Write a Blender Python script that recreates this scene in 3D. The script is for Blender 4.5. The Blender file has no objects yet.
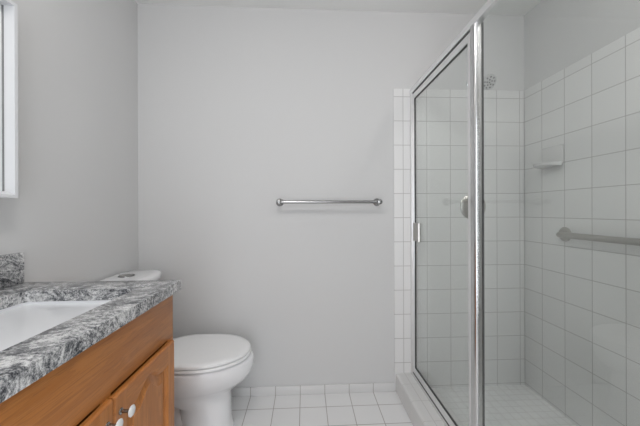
import bpy, bmesh, math, random
from mathutils import Vector, Matrix
I = 0.0254                       # everything below is laid out in inches
S = bpy.context.scene
C = S.collection
PI = math.pi

# ------------------------------------------------------------------ camera
F, YAW, PITCH, ROLL, CAMY, CAMZ, SY = 293.0445, 0.0507, -0.001, 0.0036, -71.62, 44.78, -1.5646
def cam_dir(x, z, y):
    c, s = math.cos(ROLL), math.sin(ROLL); x, z = c*x+s*z, -s*x+c*z
    c, s = math.cos(PITCH), math.sin(PITCH); y, z = c*y-s*z, s*y+c*z
    c, s = math.cos(YAW), math.sin(YAW); x, y = c*x+s*y, -s*x+c*y
    return Vector((x, y, z))
cd = bpy.data.cameras.new('camera'); cam = bpy.data.objects.new('camera', cd); C.objects.link(cam)
r_, u_, f_ = cam_dir(1, 0, 0), cam_dir(0, 1, 0), cam_dir(0, 0, 1)
cam.matrix_world = Matrix(((r_.x, u_.x, -f_.x, 0), (r_.y, u_.y, -f_.y, CAMY*I), (r_.z, u_.z, -f_.z, CAMZ*I), (0, 0, 0, 1)))
cd.sensor_width = 36; cd.lens = F/640*36; cd.shift_y = SY/640; cd.clip_start = 0.02
S.camera = cam

# ------------------------------------------------------------------ world, lights, exposure
w = bpy.data.worlds.new('world'); S.world = w; w.use_nodes = True
w.node_tree.nodes['Background'].inputs[0].default_value = (0.8, 0.87, 1, 1)
w.node_tree.nodes['Background'].inputs[1].default_value = 0.5
S.view_settings.view_transform = 'Standard'
S.view_settings.look = 'None'
S.view_settings.gamma = 1
S.view_settings.use_curve_mapping = False
S.view_settings.exposure = -0.46
def area(name, loc, rot, sx, sy, power, col):
    l = bpy.data.lights.new(name, 'AREA'); l.shape = 'RECTANGLE'; l.size = sx*I; l.size_y = sy*I
    l.energy = power; l.color = col
    o = bpy.data.objects.new(name, l); C.objects.link(o); o.location = Vector(loc)*I; o.rotation_euler = rot
    return o
# added area light for soft fill from the opening behind the camera
area('rear_fill', (-4, -105, 44), (PI/2, 0, 0), 34, 76, 25, (0.93, 0.96, 1.0))
CEILING_EMIT, SHOWER_EMIT = 43.0, 38.0     # unseen fill domes added on the ceiling, built below
VANITY_EMIT = 4.5

# ------------------------------------------------------------------ material helpers
class NT:
    def __init__(s, name):
        s.m = bpy.data.materials.new(name); s.m.use_nodes = True; s.t = s.m.node_tree
        s.b = s.t.nodes['Principled BSDF']; s.out = s.t.nodes['Material Output']
    def n(s, typ, **k):
        nd = s.t.nodes.new(typ)
        for a, v in k.items():
            if a.startswith('i_'):
                key = a[2:]; key = int(key) if key.isdigit() else key
                nd.inputs[key].default_value = v
            else: setattr(nd, a, v)
        return nd
    def l(s, a, b): s.t.links.new(a, b)
    def math(s, op, a, b=None, c=None):
        nd = s.t.nodes.new('ShaderNodeMath'); nd.operation = op
        for i, v in enumerate((a, b, c)):
            if v is None: continue
            if isinstance(v, (int, float)): nd.inputs[i].default_value = v
            else: s.l(v, nd.inputs[i])
        return nd.outputs[0]
    def coords(s):
        return s.t.nodes.new('ShaderNodeTexCoord').outputs['Object']
    def mix(s, f, a, b):
        nd = s.t.nodes.new('ShaderNodeMix'); nd.data_type = 'RGBA'
        for i, v in ((0, f), (6, a), (7, b)):
            if isinstance(v, (int, float)): nd.inputs[i].default_value = v
            elif isinstance(v, tuple): nd.inputs[i].default_value = (*v, 1)
            else: s.l(v, nd.inputs[i])
        return nd.outputs[2]
    def ramp(s, f, pts):
        nd = s.t.nodes.new('ShaderNodeValToRGB'); s.l(f, nd.inputs[0]); e = nd.color_ramp.elements
        while len(e) < len(pts): e.new(0.5)
        for el, (p, c) in zip(e, pts): el.position = p; el.color = (*c, 1)
        return nd.outputs[0]
def plain(name, col, rough=0.5, metal=0.0, bump=0, bscale=200, coat=0, spec=0.5):
    t = NT(name); b = t.b
    b.inputs['Base Color'].default_value = (*col, 1); b.inputs['Roughness'].default_value = rough
    b.inputs['Metallic'].default_value = metal; b.inputs['Coat Weight'].default_value = coat
    b.inputs['Specular IOR Level'].default_value = spec
    nz = t.n('ShaderNodeTexNoise', i_Scale=bscale if bump else 6.0); t.l(t.coords(), nz.inputs['Vector'])
    if bump:
        bp = t.n('ShaderNodeBump', i_Strength=bump, i_Distance=0.002); t.l(nz.outputs[0], bp.inputs['Height']); t.l(bp.outputs[0], b.inputs['Normal'])
    else:   # tiny roughness variation
        t.l(t.math('MULTIPLY_ADD', nz.outputs[0], 0.06, rough-0.03), b.inputs['Roughness'])
    return t.m
def tile(name, ax, offs, pitch, col=(0.80, 0.797, 0.79), grout=(0.50, 0.49, 0.48), gw=0.13, rough=0.33):
    """square tiles: grout lines where (coordinate-offset)/pitch is whole, on the two given axes (inches)"""
    t = NT(name); sep = t.n('ShaderNodeSeparateXYZ'); t.l(t.coords(), sep.inputs[0])
    ms, ids = [], []
    for a, o in zip(ax, offs):
        q = t.math('DIVIDE', t.math('SUBTRACT', sep.outputs[a], o*I), pitch*I)
        d = t.math('ABSOLUTE', t.math('SUBTRACT', q, t.math('ROUND', q)))
        mr = t.n('ShaderNodeMapRange'); mr.interpolation_type = 'SMOOTHSTEP'; t.l(d, mr.inputs[0])
        mr.inputs[1].default_value = gw/2/pitch*0.6; mr.inputs[2].default_value = gw/2/pitch*1.5
        mr.inputs[3].default_value = 1; mr.inputs[4].default_value = 0
        ms.append(mr.outputs[0]); ids.append(t.math('FLOOR', q))
    g = t.math('MAXIMUM', ms[0], ms[1])
    cx = t.n('ShaderNodeCombineXYZ'); t.l(ids[0], cx.inputs[0]); t.l(ids[1], cx.inputs[1])
    wn = t.n('ShaderNodeTexWhiteNoise'); t.l(cx.outputs[0], wn.inputs['Vector'])
    nz = t.n('ShaderNodeTexNoise', i_Scale=9.0); t.l(t.coords(), nz.inputs['Vector'])
    v = t.math('MULTIPLY_ADD', wn.outputs['Value'], 0.035, 0.975)
    hv = t.n('ShaderNodeHueSaturation'); hv.inputs['Color'].default_value = (*col, 1); t.l(v, hv.inputs['Value'])
    t.l(t.mix(g, hv.outputs[0], grout), t.b.inputs['Base Color'])
    t.l(t.math('MULTIPLY_ADD', g, 0.55, rough), t.b.inputs['Roughness'])
    h = t.math('ADD', t.math('MULTIPLY', g, -1.0), t.math('MULTIPLY', nz.outputs[0], 0.35))
    bp = t.n('ShaderNodeBump', i_Strength=0.35, i_Distance=0.0012); t.l(h, bp.inputs['Height']); t.l(bp.outputs[0], t.b.inputs['Normal'])
    return t.m
def wood(name, axis):
    """honey oak, grain running along the given axis"""
    t = NT(name); mp = t.n('ShaderNodeMapping'); t.l(t.coords(), mp.inputs[0])
    sc = [22, 22, 22]; sc[axis] = 1.6; mp.inputs['Scale'].default_value = sc
    w1 = t.n('ShaderNodeTexNoise', i_Scale=1.6, i_Detail=3.0, i_Distortion=1.2); t.l(mp.outputs[0], w1.inputs['Vector'])
    rings = t.math('FRACT', t.math('MULTIPLY', w1.outputs[0], 6.0))
    mp2 = t.n('ShaderNodeMapping'); t.l(t.coords(), mp2.inputs[0]); sc = [420, 420, 420]; sc[axis] = 14; mp2.inputs['Scale'].default_value = sc
    w2 = t.n('ShaderNodeTexNoise', i_Scale=1.0, i_Detail=4.0, i_Roughness=0.6); t.l(mp2.outputs[0], w2.inputs['Vector'])
    base = t.ramp(w1.outputs[0], [(0.3, (0.42, 0.15, 0.032)), (0.5, (0.50, 0.19, 0.045)), (0.72, (0.57, 0.235, 0.065))])
    c = t.mix(t.math('MULTIPLY', t.math('POWER', rings, 3.0), 0.28), base, (0.25, 0.095, 0.03))
    pores = t.ramp(w2.outputs[0], [(0.36, (1, 1, 1)), (0.5, (0, 0, 0))])
    c = t.mix(t.math('MULTIPLY', pores, 0.32), c, (0.22, 0.08, 0.03))
    t.l(c, t.b.inputs['Base Color']); t.b.inputs['Roughness'].default_value = 0.38
    t.b.inputs['Coat Weight'].default_value = 0.12; t.b.inputs['Coat Roughness'].default_value = 0.3; t.b.inputs['Specular IOR Level'].default_value = 0.35
    bp = t.n('ShaderNodeBump', i_Strength=0.12, i_Distance=0.0006); t.l(w2.outputs[0], bp.inputs['Height']); t.l(bp.outputs[0], t.b.inputs['Normal'])
    return t.m
def granite(name):
    t = NT(name); co = t.coords()
    wz = t.n('ShaderNodeTexNoise', i_Scale=5.5, i_Detail=2.0); t.l(co, wz.inputs['Vector'])
    sub = t.n('ShaderNodeVectorMath', operation='SUBTRACT'); t.l(wz.outputs['Color'], sub.inputs[0]); sub.inputs[1].default_value = (.5, .5, .5)
    scl = t.n('ShaderNodeVectorMath', operation='SCALE'); t.l(sub.outputs[0], scl.inputs[0]); scl.inputs['Scale'].default_value = 0.16
    add = t.n('ShaderNodeVectorMath', operation='ADD'); t.l(co, add.inputs[0]); t.l(scl.outputs[0], add.inputs[1])
    mp = t.n('ShaderNodeMapping'); t.l(add.outputs[0], mp.inputs[0])
    mp.inputs['Rotation'].default_value = (0.3, 0.25, 0.55); mp.inputs['Scale'].default_value = (48, 140, 105)
    v = t.n('ShaderNodeTexNoise', i_Scale=1.0, i_Detail=6.0, i_Roughness=0.66); t.l(mp.outputs[0], v.inputs['Vector'])
    sp = t.n('ShaderNodeTexNoise', i_Scale=290.0, i_Detail=4.0, i_Roughness=0.8); t.l(co, sp.inputs['Vector'])
    big = t.n('ShaderNodeTexNoise', i_Scale=24.0, i_Detail=3.0); t.l(add.outputs[0], big.inputs['Vector'])
    f = t.math('ADD', t.math('MULTIPLY', v.outputs[0], 0.44), t.math('MULTIPLY', sp.outputs[0], 0.40))
    f = t.math('ADD', f, t.math('MULTIPLY', big.outputs[0], 0.28))
    c = t.ramp(f, [(0.46, (0.03, 0.031, 0.036)), (0.51, (0.11, 0.115, 0.125)), (0.55, (0.27, 0.272, 0.275)), (0.59, (0.44, 0.442, 0.445)), (0.64, (0.70, 0.70, 0.695))])
    t.l(c, t.b.inputs['Base Color']); t.b.inputs['Roughness'].default_value = 0.16
    return t.m
def glass(name, tint=(0.966, 0.982, 0.975), f0=0.055):
    """clear pane: straight-through transmission plus Schlick reflection (same for every ray)"""
    t = NT(name); t.t.nodes.remove(t.b)
    g = t.n('ShaderNodeNewGeometry'); d = t.n('ShaderNodeVectorMath', operation='DOT_PRODUCT')
    t.l(g.outputs['Normal'], d.inputs[0]); t.l(g.outputs['Incoming'], d.inputs[1])
    c = t.math('SUBTRACT', 1.0, t.math('ABSOLUTE', d.outputs['Value']))
    fr = t.math('MULTIPLY_ADD', t.math('POWER', c, 5.0), 1-f0, f0)
    tr = t.n('ShaderNodeBsdfTransparent'); tr.inputs[0].default_value = (*tint, 1)
    gl = t.n('ShaderNodeBsdfGlossy'); gl.inputs['Roughness'].default_value = 0.0
    mx = t.n('ShaderNodeMixShader'); t.l(fr, mx.inputs[0]); t.l(tr.outputs[0], mx.inputs[1]); t.l(gl.outputs[0], mx.inputs[2])
    t.l(mx.outputs[0], t.out.inputs[0]); return t.m
def emit(name, col, st):
    t = NT(name); t.b.inputs['Emission Color'].default_value = (*col, 1); t.b.inputs['Emission Strength'].default_value = st
    t.b.inputs['Base Color'].default_value = (0.8, 0.8, 0.8, 1); return t.m

M = dict(
    wall=plain('wall_paint', (0.66, 0.658, 0.655), 0.75, bump=0.05, bscale=260),
    ceil=plain('ceiling_paint', (0.88, 0.88, 0.87), 0.85, bump=0.05, bscale=180),
    floor=tile('floor_tile', (0, 1), (-1.342, -4.745), 6.0, col=(0.84, 0.837, 0.835), grout=(0.42, 0.385, 0.37), gw=0.14, rough=0.3),
    base=tile('baseboard_tile', (0, 1), (-1.342, -4.745), 6.0, col=(0.74, 0.735, 0.73), grout=(0.40, 0.38, 0.36), gw=0.16, rough=0.25),
    curbt=tile('curb_tile', (0, 1), (24.45, -4.745), 6.0, col=(0.72, 0.715, 0.705), grout=(0.50, 0.49, 0.475), gw=0.13, rough=0.25),
    tback=tile('shower_tile_back', (0, 2), (24.35, 1.098), 6.0),
    tright=tile('shower_tile_right', (1, 2), (-5.553, 1.098), 6.0),
    tfloor=tile('shower_floor_tile', (0, 1), (0.3, 0.2), 2.0, col=(0.84, 0.84, 0.835), grout=(0.66, 0.65, 0.64), gw=0.12, rough=0.4),
    chrome=plain('polished_chrome', (0.78, 0.79, 0.80), 0.12, 1.0),
    barm=plain('towel_bar_metal', (0.34, 0.34, 0.335), 0.2, 1.0),
    postm=plain('post_metal', (0.62, 0.62, 0.62), 0.2, 1.0), sprayf=plain('spray_face_grey', (0.60, 0.60, 0.60), 0.3),
    alu=plain('bright_aluminium', (0.90, 0.90, 0.90), 0.34, 1.0),
    nickel=plain('brushed_nickel', (0.48, 0.465, 0.44), 0.3, 1.0),
    dark=plain('dark_rubber_and_gap_shade', (0.05, 0.05, 0.05), 0.6),  # rubber seals, also the painted shade in the door gaps
    glass=glass('shower_glass'),
    porc=plain('white_porcelain', (0.86, 0.86, 0.87), 0.12, coat=0.5),
    dish=plain('dish_ceramic', (0.72, 0.715, 0.71), 0.2),
    seatm=plain('white_seat_plastic', (0.87, 0.87, 0.87), 0.25),
    white=plain('white_painted_wood', (0.74, 0.745, 0.76), 0.35),
    knobw=plain('white_ceramic_knob', (0.82, 0.82, 0.81), 0.12),
    sink=plain('sink_porcelain', (0.80, 0.81, 0.83), 0.10, coat=0.5),
    mirror=plain('mirror_silver', (0.86, 0.88, 0.87), 0.02, 1.0),
    granite=granite('granite'),
    wy=wood('oak_horizontal', 1), wz=wood('oak_vertical', 2), wx=wood('oak_side', 0),
    strip=plain('grey_edge_strip', (0.22, 0.22, 0.22), 0.5),
    door=plain('door_paint', (0.75, 0.75, 0.74), 0.5),
    lamp=emit('lamp_globe', (1, 0.95, 0.88), VANITY_EMIT), domec=emit('ceiling_fill_dome', (1, 0.97, 0.95), CEILING_EMIT), domes=emit('shower_fill_dome', (1, 0.975, 0.955), SHOWER_EMIT),
)

# ------------------------------------------------------------------ mesh helpers (inches in, metres out)
def box(bm, lo, hi, bev=0, seg=2):
    x0, y0, z0 = lo; x1, y1, z1 = hi
    v = [bm.verts.new((x, y, z)) for z in (z0, z1) for y in (y0, y1) for x in (x0, x1)]
    fs = [bm.faces.new([v[i] for i in q]) for q in ((0, 2, 3, 1), (4, 5, 7, 6), (0, 1, 5, 4), (2, 6, 7, 3), (0, 4, 6, 2), (1, 3, 7, 5))]
    if bev:
        es = list({e for f in fs for e in f.edges})
        bmesh.ops.bevel(bm, geom=es, offset=bev, segments=seg, profile=0.5, affect='EDGES')
def loft(bm, rings, cap0=True, cap1=True):
    rs = [[bm.verts.new(p) for p in r] for r in rings]; n = len(rs[0])
    for a, b in zip(rs, rs[1:]):
        for i in range(n): bm.faces.new((a[i], a[(i+1) % n], b[(i+1) % n], b[i]))
    if cap0: bm.faces.new(rs[0][::-1])
    if cap1: bm.faces.new(rs[-1])
def basis(d):
    d = Vector(d).normalized(); a = Vector((0, 0, 1)) if abs(d.z) < 0.9 else Vector((1, 0, 0))
    u = d.cross(a).normalized(); return u, d.cross(u), d
def lathe(bm, o, d, prof, n=40):
    """prof: (distance along d, radius)"""
    u, v, d = basis(d); o = Vector(o)
    loft(bm, [[o+d*t+(u*math.cos(2*PI*i/n)+v*math.sin(2*PI*i/n))*max(r, 1e-3) for i in range(n)] for t, r in prof])
def tube(bm, pts, r, n=20):
    pts = [Vector(p) for p in pts]; rings = []; up = None
    for i, p in enumerate(pts):
        d = (pts[min(i+1, len(pts)-1)]-pts[max(i-1, 0)]).normalized()
        if up is None: up = basis(d)[0]
        up = (up-d*up.dot(d)).normalized(); v = d.cross(up)
        rings.append([p+(up*math.cos(2*PI*k/n)+v*math.sin(2*PI*k/n))*r for k in range(n)])
    loft(bm, rings)
def arc(c, a, b, r, n=8):
    """quarter bend from c+a*r ... to c+b*r"""
    c, a, b = Vector(c), Vector(a), Vector(b)
    return [c+a*r*math.cos(t)+b*r*math.sin(t) for t in [PI/2*i/n for i in range(n+1)]]
def prism(bm, pts, axis, a, b, bev=0):
    """polygon of 2-D points extruded along axis from a to b"""
    def P(p, t):
        q = list(p); q.insert(axis, t); return q
    loft(bm, [[P(p, a) for p in pts], [P(p, b) for p in pts]])
    if bev:
        es = [e for e in bm.edges if e.is_manifold and len(e.link_faces) == 2 and any(len(f.verts) == len(pts) for f in e.link_faces)]
        bmesh.ops.recalc_face_normals(bm, faces=bm.faces[:])
        bmesh.ops.bevel(bm, geom=es, offset=bev, segments=2, profile=0.5, affect='EDGES')
def obj(name, bm, mat, parent=None, smooth=35):
    bmesh.ops.recalc_face_normals(bm, faces=bm.faces[:])
    org = Vector((0, 0, 0))
    bmesh.ops.scale(bm, vec=(I, I, I), verts=bm.verts[:])
    me = bpy.data.meshes.new(name); bm.to_mesh(me); bm.free()
    me.materials.append(M[mat] if isinstance(mat, str) else mat)
    if smooth:
        me.polygons.foreach_set('use_smooth', [True]*len(me.polygons)); me.set_sharp_from_angle(angle=math.radians(smooth))
    o = bpy.data.objects.new(name, me); C.objects.link(o)
    if parent is not None:
        o.parent = parent; o.matrix_parent_inverse = Matrix.Translation(-parent.location)
    return o
def B(): return bmesh.new()
def bobj(name, lo, hi, mat, parent=None, bev=0):
    bm = B(); box(bm, lo, hi, bev); return obj(name, bm, mat, parent)
def struct(o): o['kind'] = 'structure'; return o
def thing(name, label, cat, loc, group=None):
    o = bpy.data.objects.new(name, None); C.objects.link(o); o.location = Vector(loc)*I; o.empty_display_size = 0.05
    o['label'] = label; o['category'] = cat
    if group: o['group'] = group
    return o
def tag(o, label, cat, group=None):
    o['label'] = label; o['category'] = cat
    if group: o['group'] = group
    return o

# ------------------------------------------------------------------ room shell
XL, XR, YF, ZC = -39.7, 55.85, -104.0, 94.3
struct(bobj('floor', (XL-4, YF-4, -4), (XR+4, 4, 0), 'floor'))
struct(bobj('ceiling', (XL-4, YF-4, ZC), (XR+4, 4, ZC+4), 'ceil'))
struct(bobj('wall_back', (XL-4, 0.3, 0), (XR+4, 4, ZC), 'wall'))
struct(bobj('wall_left', (XL-4, YF, 0), (XL, 0.3, ZC), 'wall'))
struct(bobj('wall_right', (XR, YF, 0), (XR+4, 0.3, ZC), 'wall'))
bm = B()                                                        # front wall behind the camera, with an unseen doorway added for the fill light
box(bm, (XL, YF-4, 0), (-22, YF, ZC)); box(bm, (14, YF-4, 0), (XR, YF, ZC)); box(bm, (-22, YF-4, 80), (14, YF, ZC))
struct(obj('wall_front', bm, 'wall'))
bm = B(); box(bm, (24.4, -64, 0), (XR, -60, ZC)); struct(obj('wall_shower_end', bm, 'wall'))
# the painted wall face stands at Y = 0.3, tile slabs bring the face to Y = 0
struct(bobj('trim_1', (22.05, 0.0, 0), (55.55, 0.3, 75.15), 'tback', bev=0.12))
struct(bobj('trim_2', (55.55, -60, 0), (XR, 0.0, 75.15), 'tright', bev=0.1))
struct(bobj('trim_3', (28.3, -60.0, 0), (55.55, -59.7, 75.15), 'tback'))
# tile baseboards
struct(bobj('baseboard_back', (XL+.3, -0.05, 0), (22.3, 0.3, 2.15), 'base', bev=0.1))
struct(bobj('baseboard_left', (XL, -28.9, 0), (XL+.35, 0.3, 2.15), 'base', bev=0.1))
# shower kerb and pan
bm = B()
prism(bm, [(22.3, 0), (22.3, 4.2), (22.45, 4.45), (22.75, 4.56), (28.3, 4.56), (28.6, 4.4), (28.7, 4.1), (28.7, 0)], 1, -60, 0)
struct(obj('trim_4', bm, 'curbt', smooth=0))
struct(bobj('trim_5', (28.7, -59.7, 0), (55.55, 0.0, 0.55), 'tfloor'))

# ------------------------------------------------------------------ shower enclosure
G = 26.6
t = thing('shower_enclosure', 'silver framed clear glass shower enclosure standing on the tiled kerb', 'shower enclosure', (G, -30, 4.56))
bm = B()
prism(bm, [(26.05, 73.62), (26.05, 74.66), (26.14, 74.75), (27.1, 74.75), (27.2, 74.66), (27.2, 73.62), (27.12, 73.55), (26.12, 73.55)], 1, -59.7, -0.05)
obj('header_rail', bm, 'alu', t)
bm = B(); box(bm, (26.1, -59.6, 4.56), (27.3, -0.05, 5.15), 0.08)
obj('sill_track', bm, 'alu', t)
bm = B(); box(bm, (26.1, -1.15, 5.15), (27.2, -0.05, 73.6), 0.1)
obj('wall_jamb', bm, 'alu', t)
bm = B()
pc = [(26.5+.5*math.cos(a), -27.5+.5*math.sin(a)) for a in [PI+PI/2*i/8 for i in range(9)]] + [(27.0+.25*math.cos(a), -27.75+.25*math.sin(a)) for a in [1.5*PI+PI/2*i/5 for i in range(6)]]
prism(bm, pc+[(27.25, -26.64), (26.1, -26.64), (26.0, -26.74)], 2, 5.1, 73.6)
obj('post', bm, 'postm', t)
bm = B(); box(bm, (27.25, -28.05, 5.1), (27.4, -27.2, 73.65)); obj('post_seal', bm, 'dark', t)
bobj('wall_jamb', (26.1, -59.7, 5.15), (27.2, -58.6, 73.6), 'alu', t, 0.1)
bobj('fixed_glass_pane', (G-.1, -58.7, 5.1), (G+.12, -27.8, 73.7), 'glass', t)
# the hinged door
d = None
bm = B()
y0, y1, z0, z1 = -26.62, -1.3, 5.42, 73.15
box(bm, (26.22, y0+.95, z1-1.25), (26.98, y1-.7, z1), 0.08)
box(bm, (26.22, y0+.95, z0), (26.98, y1-.7, z0+1.35), 0.08)
box(bm, (26.2, y0, z0), (27.0, y0+1.0, z1), 0.1)
box(bm, (26.2, y1-.75, z0), (27.0, y1, z1), 0.1)
dr = obj('door', bm, 'alu', t)
bobj('glass_pane', (G-.1, y0+.8, z0+1.1), (G+.12, y1-.6, z1-1.1), 'glass', dr)
bm = B()                                                        # dark rubber seal around the glass
a, b, c_, e = y0+1.0, y1-.75, z0+1.35, z1-1.25
for lo, hi in (((G-.2, a, c_), (G+.2, b, c_+.1)), ((G-.2, a, e-.1), (G+.2, b, e)), ((G-.2, a, c_), (G+.2, a+.1, e)), ((G-.2, b-.12, c_), (G+.2, b, e))):
    box(bm, lo, hi)
obj('seal', bm, 'dark', dr)
bm = B()
prism(bm, [(26.5, -1.9), (26.1, -1.9), (26.0, -2.3), (26.2, -2.8), (26.25, -4.6), (25.95, -5.0), (25.95, -5.4), (26.3, -5.5), (26.5, -5.4)], 2, 37.6, 41.9)
o = obj('door_handle', bm, 'nickel', dr); o['label'] = 'short grey metal pull'
bobj('gap_shade', (26.2, -26.6, 5.12), (26.8, -1.2, 5.44), 'dark', t)  # dark strip standing in for the shade between door and sill
bobj('gap_shade', (26.36, -26.63, 73.1), (26.8, -1.1, 73.65), 'dark', t)  # dark strip painting in the shadow line below the header

# ------------------------------------------------------------------ things in the shower
t = thing('showerhead', 'round chrome shower head high on the shower back wall', 'shower head', (41.9, 0, 78))
bm = B(); lathe(bm, (41.9, 0.3, 76.9), (0, -1, 0), [(0, 1.25), (0.12, 1.2), (0.35, 0.8), (0.5, 0.45)]); obj('wall_flange', bm, 'chrome', t)
bm = B(); tube(bm, [(41.9, 0.3, 76.9), (41.9, -1.5, 77.0), (41.9, -3.2, 76.7), (41.9, -4.4, 75.9), (41.9, -5.1, 75.1)], 0.34); obj('arm', bm, 'chrome', t)
dd = Vector((0.1, -0.75, -0.55)).normalized(); o_ = Vector((41.9, -5.0, 75.3))
bm = B(); lathe(bm, o_, dd, [(0, 0.45), (0.25, 0.62), (0.5, 0.62), (0.7, 0.5), (1.0, 0.8), (1.5, 1.55), (1.9, 1.75), (2.1, 1.72)]); hd = obj('head', bm, 'chrome', t)
bm = B(); lathe(bm, o_+dd*2.08, dd, [(0, 1.6), (0.06, 1.6), (0.1, 1.5)]); fp = obj('spray_face', bm, 'sprayf', hd)
bm = B(); u, v, _ = basis(dd)
for ring, n in ((0.0, 1), (0.6, 5), (1.2, 9)):
    for k in range(n):
        p = o_+dd*2.15+(u*math.cos(2*PI*k/n)+v*math.sin(2*PI*k/n))*ring
        lathe(bm, p, dd, [(0, 0.2), (0.12, 0.17)], 10)
obj('spray_nozzles', bm, 'strip', hd)
t = thing('shower_valve', 'round metal shower control plate on the tiled back wall', 'shower valve', (42.1, 0, 45.8))
bm = B(); lathe(bm, (42.1, 0, 45.8), (0, -1, 0), [(0, 3.3), (0.12, 3.3), (0.3, 3.05), (0.42, 2.2), (0.5, 1.2)], 64); obj('escutcheon', bm, 'nickel', t)
bm = B(); lathe(bm, (42.1, -0.4, 45.8), (0, -1, 0), [(0, 1.0), (1.2, 0.95), (1.5, 0.8)]); hub = obj('handle_hub', bm, 'nickel', t)
bm = B(); tube(bm, [(42.1, -1.4, 45.8), (42.0, -1.8, 44.8), (41.6, -2.1, 43.4)], 0.25); obj('lever', bm, 'nickel', hub)

# ceramic soap dish on the right wall
t = thing('soap_dish', 'white ceramic soap dish fixed to the right tiled shower wall', 'soap dish', (55.55, -8.6, 55.1))
bm = B(); box(bm, (55.2, -11.4, 55.0), (55.55, -5.8, 59.1), 0.17, 3); obj('back_plate', bm, 'dish', t)
bm = B()
outer = []
for zz, k in ((54.5, 0.72), (54.75, 0.93), (55.3, 1.0)):
    ring = []
    for i in range(25):
        a = -PI/2+PI*i/24
        ring.append((55.1-3.3*k*abs(math.cos(a))**0.7, -8.55+2.85*(0.92+0.08*k)*math.sin(a), zz))
    outer.append(ring)
inner = []
for zz, k in ((55.3, 0.9), (55.0, 0.82)):
    inner.append([(55.1-3.3*k*abs(math.cos(-PI/2+PI*i/24))**0.7, -8.55+2.85*k*math.sin(-PI/2+PI*i/24), zz) for i in range(25)])
loft(bm, outer+inner); obj('tray', bm, 'dish', t)

# grab bar
t = thing('grab_bar', 'brushed metal grab bar on the right tiled shower wall', 'grab bar', (55.55, -28, 39.6))
for yy in (-11.67, -47.6):
    bm = B(); lathe(bm, (55.55, yy, 39.65), (-1, 0, 0), [(0, 1.55), (0.12, 1.55), (0.25, 1.4), (0.3, 0.8)]); obj('flange', bm, 'nickel', t)
pts = [(55.4, -11.67, 39.6), (54.8, -11.67, 39.6)] + arc((54.8, -12.87, 39.6), (0, 1, 0), (-1, 0, 0), 1.2)[1:]
pts += arc((54.8, -46.4, 39.6), (-1, 0, 0), (0, -1, 0), 1.2) + [(55.4, -47.6, 39.6)]
bm = B(); tube(bm, pts, 0.6); obj('bar', bm, 'nickel', t)

# ------------------------------------------------------------------ towel bar on the back wall
t = thing('towel_bar', 'straight chrome towel bar on the plain painted back wall', 'towel bar', (5.8, 0.3, 46.95))
for xx in (-6.15, 17.75):
    bm = B(); lathe(bm, (xx, 0.3, 46.95), (0, -1, 0), [(0, .95), (0.15, .95), (0.4, 0.8), (0.55, 0.5), (1.6, 0.42), (2.2, 0.5), (2.6, 0.62), (3.2, 0.62), (3.45, 0.5), (3.55, 0.2)])
    obj('bracket', bm, 'barm', t)
bm = B(); tube(bm, [(-6.1, -2.55, 46.95), (17.7, -2.55, 46.95)], 0.37, 24); obj('bar', bm, 'barm', t)

# ------------------------------------------------------------------ toilet
TY = -10.9
def egg(z, xb, xf, w, n=56, e=2.0, eb=3.0, wc=0.48):
    xc = xb+(xf-xb)*wc; pts = []
    for i in range(n):
        a = 2*PI*i/n; c, s = math.cos(a), math.sin(a)
        ee = e if c > 0 else eb
        r = (abs(c)**ee+abs(s)**ee)**(-1/ee)
        xf_ = xf-0.5
        pts.append((xc+(xf_-xc if c > 0 else xc-xb)*r*c, TY+w*r*s, z))
    return pts
t = thing('toilet', 'white two-piece toilet with closed lid beside the vanity', 'toilet', (-24, TY, 0))
bm = B()
loft(bm, [egg(0, -24.5, -14.4, 4.6, e=2.6), egg(0.5, -24.5, -14.4, 4.6, e=2.6), egg(1.0, -24.5, -14.6, 4.4, e=2.6), egg(3, -24.5, -14.8, 4.1, e=2.5), egg(7, -25, -14.9, 4.2, e=2.4),
          egg(8.6, -30, -14.7, 4.7), egg(9.6, -36, -13.6, 5.3), egg(10.5, -36, -12.4, 5.9), egg(11.5, -36, -11.2, 6.5), egg(12.6, -36, -10.5, 6.9),
          egg(13.8, -36, -10.2, 7.15), egg(15.0, -36, -10.2, 7.2), egg(15.3, -36, -10.4, 7.1), egg(15.45, -36, -11.0, 6.6)])
bowl = obj('bowl', bm, 'porc', t, 60)
bm = B()
def trap(x, z0, z1, w, n=24):
    return [(x, TY+w*math.copysign(abs(math.cos(2*PI*k/n))**.7, math.cos(2*PI*k/n)), (z0+z1)/2+(z1-z0)/2*math.copysign(abs(math.sin(2*PI*k/n))**.7, math.sin(2*PI*k/n))) for k in range(n)]
loft(bm, [trap(-19, 0.0, 6.5, 2.6), trap(-23, 0.0, 7.2, 3.0), trap(-26, 0.0, 8.2, 3.2), trap(-30, 0, 9.5, 3.2), trap(-34, 0, 8.5, 3.0), trap(-35.8, 0, 6, 2.4)])
obj('trapway', bm, 'porc', t, 60)
bm = B(); box(bm, (-33, TY-4.3, 0), (-21, TY+4.3, 1.1), .4, 3); obj('foot', bm, 'porc', t)
bm = B(); loft(bm, [egg(15.6, -29.8, -11.3, 6.7), egg(15.75, -30.2, -10.75, 7.25), egg(16.15, -30.2, -10.75, 7.25), egg(16.25, -30, -10.95, 7.1)])
obj('seat', bm, 'seatm', t, 60)
bm = B(); loft(bm, [egg(16.38, -29.9, -11.1, 7.05), egg(16.5, -30.1, -10.85, 7.3), egg(16.85, -30.1, -10.85, 7.3), egg(17.02, -29.9, -11.1, 7.1), egg(17.12, -29, -12.2, 6.2), egg(17.15, -25, -16, 3)])
lid = obj('seat_lid', bm, 'seatm', t, 60)
bm = B(); loft(bm, [egg(15.4, -29.5, -11.8, 6.3), egg(16.42, -29.5, -11.6, 6.6)]); obj('seat_bumper', bm, 'seatm', t)
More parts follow.
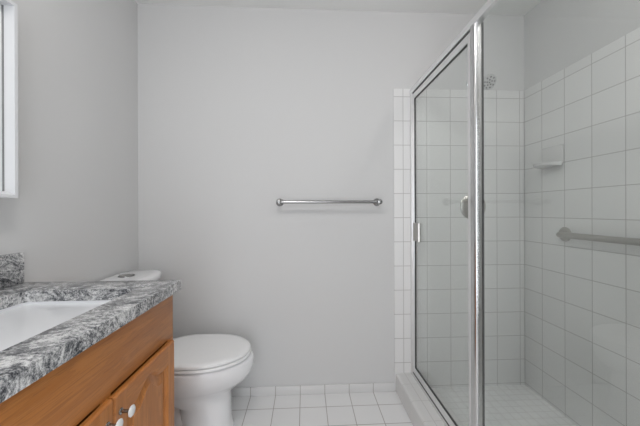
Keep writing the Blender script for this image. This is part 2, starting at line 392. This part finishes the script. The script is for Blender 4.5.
for s in (-1, 1):
    bm = B(); lathe(bm, (-30.6, TY+s*2.9-.7, 16.3), (0, 1, 0), [(0, .5), (.1, .6), (1.3, .6), (1.4, .5)], 20); obj('hinge', bm, 'seatm', t)
def tankring(z, gx, gy, xf, n=44, yy=8.0, bow=1.0):
    pts = []                                                    # back edge straight, front bowed
    x0, x1, h = -39.2-gx*0, xf+gx, yy+gy
    for i in range(n):
        a = 2*PI*i/n; c, s = math.cos(a), math.sin(a); ee = 5.5
        r = (abs(c)**ee+abs(s)**ee)**(-1/ee)
        x, y = c*r, s*r
        X = (x0+x1)/2+(x1-x0)/2*x
        if x > 0: X -= bow*x*y*y
        pts.append((X, TY+h*y, z))
    return pts
bm = B(); loft(bm, [tankring(15.6, 0, -1.0, -32.6), tankring(16.1, 0, -.8, -32.3), tankring(22, 0, -.5, -32.0), tankring(30.1, 0, -.25, -31.9)])
obj('tank', bm, 'porc', t, 50)
bm = B(); loft(bm, [tankring(30.1, .25, 0, -31.7), tankring(30.3, .45, .1, -31.7), tankring(31.3, .45, .1, -31.7), tankring(31.6, .2, -.1, -31.7), tankring(31.7, -.6, -.8, -31.7)])
tl = obj('tank_lid', bm, 'porc', t, 50)
bm = B(); lathe(bm, (-36.4, TY+.9, 31.68), (0, 0, 1), [(0, 1.5), (0.16, 1.45), (0.2, 1.3), (0.12, 1.22), (0.1, 0)], 36); fb = obj('flush_button', bm, 'barm', tl)
bm = B(); lathe(bm, (-36.4, TY+.9, 31.76), (0, 0, 1), [(0, 1.12), (0.1, 1.1), (0.13, .9), (0.13, 0)], 36); obj('button_cap', bm, 'nickel', fb)

# ------------------------------------------------------------------ vanity
t = thing('vanity_cabinet', 'honey oak bathroom vanity cabinet under the granite countertop', 'cabinet', (-29, -43.5, 0))
Y0, Y1, CX = -57.9, -29.25, -18.7
bm = B()
box(bm, (XL+.02, Y0, 3.5), (CX-.8, Y0+.6, 33.75)); box(bm, (XL+.02, Y1-.6, 0.0), (CX-.75, Y1, 33.75))
box(bm, (XL+.02, Y0, 3.5), (CX-.8, Y1, 4.2)); box(bm, (XL+.02, Y0, 3.5), (XL+.5, Y1, 27.0)); box(bm, (CX-3.2, Y0, 0), (CX-2.8, Y1, 3.6)); box(bm, (XL+.02, Y0, 0), (CX-2.8, Y0+.6, 3.6))
body = obj('carcass', bm, 'wz', t)
bm = B()                                                        # face frame below the apron
box(bm, (CX-.8, Y1-1.6, 3.5), (CX-.02, Y1, 27.4)); box(bm, (CX-.8, Y0, 3.5), (CX-.02, Y0+1.6, 27.4)); box(bm, (CX-.8, Y0+1.5, 3.5), (CX-.03, Y1-1.5, 5.2)); box(bm, (CX-.8, -43.9, 3.5), (CX-.03, -42.5, 27.4))
obj('face_frame', bm, 'wz', t)
bm = B(); box(bm, (CX-.8, Y0, 27.35), (CX, Y1, 33.75), 0.04); obj('apron', bm, 'wy', t)
def vdoor(ya, yb, knoby):
    """cathedral raised-panel door between ya < yb"""
    zt, zb = 27.0, 4.3; xo = CX+.62
    # outline of the arched opening
    ia, ib = ya+1.7, yb-1.7; zs, zp = 24.6, 26.0; m = (ia+ib)/2
    def top(y, dz=0):
        k = abs(y-m)/((ib-ia)/2); k = min(max((k-0.0)/0.74, 0), 1)
        return zs+(zp-zs)*(0.5+0.5*math.cos(PI*k))+dz
    ys = [ia+(ib-ia)*i/24 for i in range(25)]
    bm = B(); box(bm, (CX, ya, zb), (xo, ia, zt), 0.0); box(bm, (CX, ib, zb), (xo, yb, zt), 0.0)
    # soften the outside edges of the stiles and add the ogee inside edges as a sloping strip
    root = obj('door', bm, 'wz', t)
    bm = B()
    loop = [(ia, zt), (ib, zt)] + [(y, top(y)) for y in ys[::-1]]
    prism(bm, [(p[0], p[1]) for p in loop], 0, CX, xo)
    o_r = obj('top_rail', bm, 'wy', root)
    bobj('bottom_rail', (CX, ia, zb), (xo, ib, zb+2.1), 'wy', root)
    # moulded edge all the way round (outside), dark where the profile turns
    bm = B(); e = 0.32
    def strip(p, q, n1, n2, e=0.3):
        e = 0.14  # p,q: (y,z) ends ; n: offset direction outwards
        vs = [bm.verts.new(v) for v in ((xo, p[0], p[1]), (xo, q[0], q[1]), (xo-.22, q[0]+n2[0]*e, q[1]+n2[1]*e), (xo-.22, p[0]+n1[0]*e, p[1]+n1[1]*e),
                                        (CX, q[0]+n2[0]*e, q[1]+n2[1]*e), (CX, p[0]+n1[0]*e, p[1]+n1[1]*e))]
        bm.faces.new(vs[:4]); bm.faces.new((vs[3], vs[2], vs[4], vs[5]))
    strip((ya, zt), (yb, zt), (-1, 1), (1, 1)); strip((yb, zt), (yb, zb), (1, 1), (1, -1)); strip((yb, zb), (ya, zb), (1, -1), (-1, -1)); strip((ya, zb), (ya, zt), (-1, -1), (-1, 1))
    obj('edge_moulding', bm, 'wy', root, 0)
    # raised panel: groove at the opening, slope up to a flat field
    bm = B()
    def contour(inset, x):
        a, b = ia+inset, ib-inset
        pts = [(x, a, zb+2.1+inset), (x, b, zb+2.1+inset)]
        for i in range(25):
            y = b+(a-b)*i/24; yy = ib+(ia-ib)*i/24
            pts.append((x, y, top(yy)-inset))
        return pts
    loft(bm, [contour(0.0, xo-.02), contour(.16, xo-.12), contour(.30, xo-.42), contour(.42, xo-.46), contour(.55, xo-.42), contour(1.35, xo-.16), contour(1.4, xo-.1)], cap0=False)
    obj('raised_panel', bm, 'wz', root, 25)
    bm = B(); lathe(bm, (xo, knoby, 25.3), (1, 0, 0), [(0, .32), (.1, .3), (.18, .18), (.85, .16), (.95, .3), (1.0, .3)], 24); k = obj('knob', bm, 'barm', root)
    bm = B(); lathe(bm, (xo+.96, knoby, 25.3), (1, 0, 0), [(0, .4), (.05, .52), (.14, .54), (.22, .44), (.25, .2)], 32); o = obj('knob_face', bm, 'knobw', k); o['label'] = 'white ceramic knob disc'
vdoor(-42.75, -30.35, -42.05)
vdoor(-56.0, -43.2, -44.0)

# granite countertop with sink cut-out
def rrect(x0, x1, y0, y1, r, n=6):
    pts = []
    for cx, cy, a0 in ((x1-r, y1-r, 0), (x0+r, y1-r, PI/2), (x0+r, y0+r, PI), (x1-r, y0+r, 1.5*PI)):
        pts += [(cx+r*math.cos(a0+PI/2*i/n), cy+r*math.sin(a0+PI/2*i/n)) for i in range(n+1)]
    return pts
SX0, SX1, SY0, SY1 = -34.4, -21.3, -53.3, -33.75
bm = B(); zt, zb = 35.1, 33.75
def loopedges(pts, z):
    v = [bm.verts.new((x, y, z)) for x, y in pts]
    return [bm.edges.new((v[i], v[(i+1) % len(v)])) for i in range(len(v))]
es = loopedges(rrect(XL+.02, -17.6, -58.2, -28.93, 0.12, 2), zt)+loopedges(rrect(SX0, SX1, SY0, SY1, 0.9, 8), zt)
res = bmesh.ops.triangle_fill(bm, edges=es, use_beauty=True)
fs = [f for f in res['geom'] if isinstance(f, bmesh.types.BMFace)]
ex = bmesh.ops.extrude_face_region(bm, geom=fs)
for v in [g for g in ex['geom'] if isinstance(g, bmesh.types.BMVert)]: v.co.z = zb
bmesh.ops.recalc_face_normals(bm, faces=bm.faces[:])
be = [e for e in bm.edges if len(e.link_faces) == 2 and all(abs(v.co.z-zt) < 1e-5 for v in e.verts) and e.calc_face_angle(0) > 1.0]
bmesh.ops.bevel(bm, geom=be, offset=0.1, segments=2, profile=0.5, affect='EDGES')
t = thing('countertop', 'grey and white veined granite countertop on the oak vanity', 'countertop', (-29, -43.5, 33.75))
obj('slab', bm, 'granite', t)
bm = B(); box(bm, (XL+.02, -58.2, 35.1), (XL+.8, -28.95, 39.2), 0.06); obj('backsplash', bm, 'granite', t)

# undermount sink
t = thing('sink', 'white rectangular undermount sink set into the granite countertop', 'sink', (-28, -43.5, 28))
bm = B()
def rr(g, z, r): return [(x, y, z) for x, y in rrect(SX0-g, SX1+g, SY0-g, SY1+g, r, 8)]
loft(bm, [rr(.9, 33.4, 2.4), rr(.9, 33.73, 2.4), rr(.03, 33.73, 0.9), rr(-.02, 33.0, 0.9), rr(-.15, 31.5, 1.0), rr(-.9, 29.0, 2.3), rr(-1.8, 28.1, 2.6), rr(-4.2, 27.7, 2.2),
          rr(-4.2, 27.3, 2.2), rr(-1.2, 27.5, 2.6), rr(-.3, 28.8, 2.6), rr(.3, 31.5, 2.3)], cap1=False)
fs = bm.faces[:]
obj('basin', bm, 'sink', t, 50)
bm = B(); lathe(bm, (-28, -43.5, 27.69), (0, 0, 1), [(0, .9), (.08, .9), (.1, .75), (.02, .6), (.04, 0)], 28); obj('drain', bm, 'chrome', t)

# framed mirror standing proud of the left wall
t = thing('wall_mirror', 'white deep-framed mirror hanging on the left wall above the vanity', 'mirror', (XL, -43.7, 46.6))
mx, ym0, ym1, zm0, zm1 = -36.7, -55.2, -32.15, 46.6, 71.35
lw = 0.42; dp = -38.05
bm = B()
box(bm, (XL+.01, ym1-lw, zm0), (mx, ym1, zm1)); box(bm, (XL+.01, ym0, zm0), (mx, ym0+lw, zm1))
box(bm, (XL+.01, ym0+lw, zm1-lw), (mx, ym1-lw, zm1)); box(bm, (XL+.01, ym0+lw, zm0), (mx, ym1-lw, zm0+lw-.02))
prism(bm, [(mx-.04, zm0+lw-.05), (dp-.1, zm0+lw-.05), (dp-.1, zm0+lw+.42), (dp+.25, zm0+lw+.4)], 1, ym0+lw, ym1-lw)
obj('frame', bm, 'white', t)
bobj('mirror_glass', (dp-.2, ym0+lw, zm0+lw), (dp, ym1-lw, zm1-lw), 'mirror', t)

bm = B()                                                        # thin grey strip painting in the dark gap between frame and glass
for lo, hi in (((dp, ym1-lw-.13, zm0+lw), (dp+.07, ym1-lw, zm1-lw)), ((dp, ym0+lw, zm0+lw), (dp+.07, ym0+lw+.13, zm1-lw))):
    obj('edge_strip', (lambda b: (box(b, lo, hi), b)[1])(B()), 'strip', t)
bm.free()
# ------------------------------------------------------------------ vanity lamp, then unseen fill domes added on the ceiling
t = thing('vanity_light', 'three-globe chrome light bar on the left wall above the mirror', 'light', (XL, -44, 83))
bm = B(); box(bm, (XL, -55, 82), (XL+1.2, -33, 86), 0.3); obj('back_plate', bm, 'chrome', t)
for yy in (-51.5, -44, -36.5):
    bm = B(); lathe(bm, (XL+1.2, yy, 84), (1, 0, 0), [(0, 1.3), (.6, 1.3), (.8, .9), (1.6, .9)], 24); s_ = obj('socket', bm, 'chrome', t)
    bm = B(); bmesh.ops.create_uvsphere(bm, u_segments=20, v_segments=12, radius=2.0, matrix=Matrix.Translation((XL+4.4, yy, 84))); obj('globe', bm, 'lamp', s_)
for name, label, x, y, r, mt in (('ceiling_fill_light', 'round white dome added unseen on the ceiling as fill light', -6, -62, 6.5, 'domec'), ('shower_fill_light', 'small round dome added unseen above the shower as fill light', 40, -50, 4.0, 'domes')):  # both domes are added to brighten the room and the shower
    t = thing(name, label, 'light', (x, y, ZC))
    bm = B(); lathe(bm, (x, y, ZC), (0, 0, -1), [(0, r+.6), (.6, r+.6), (.7, r+.3)], 40); obj('trim_ring', bm, 'white', t)
    bm = B(); lathe(bm, (x, y, ZC-.65), (0, 0, -1), [(0, r), (.8, r*.95), (1.6, r*.8), (2.3, r*.5), (2.6, 0.1)], 32); obj('dome', bm, mt, t)
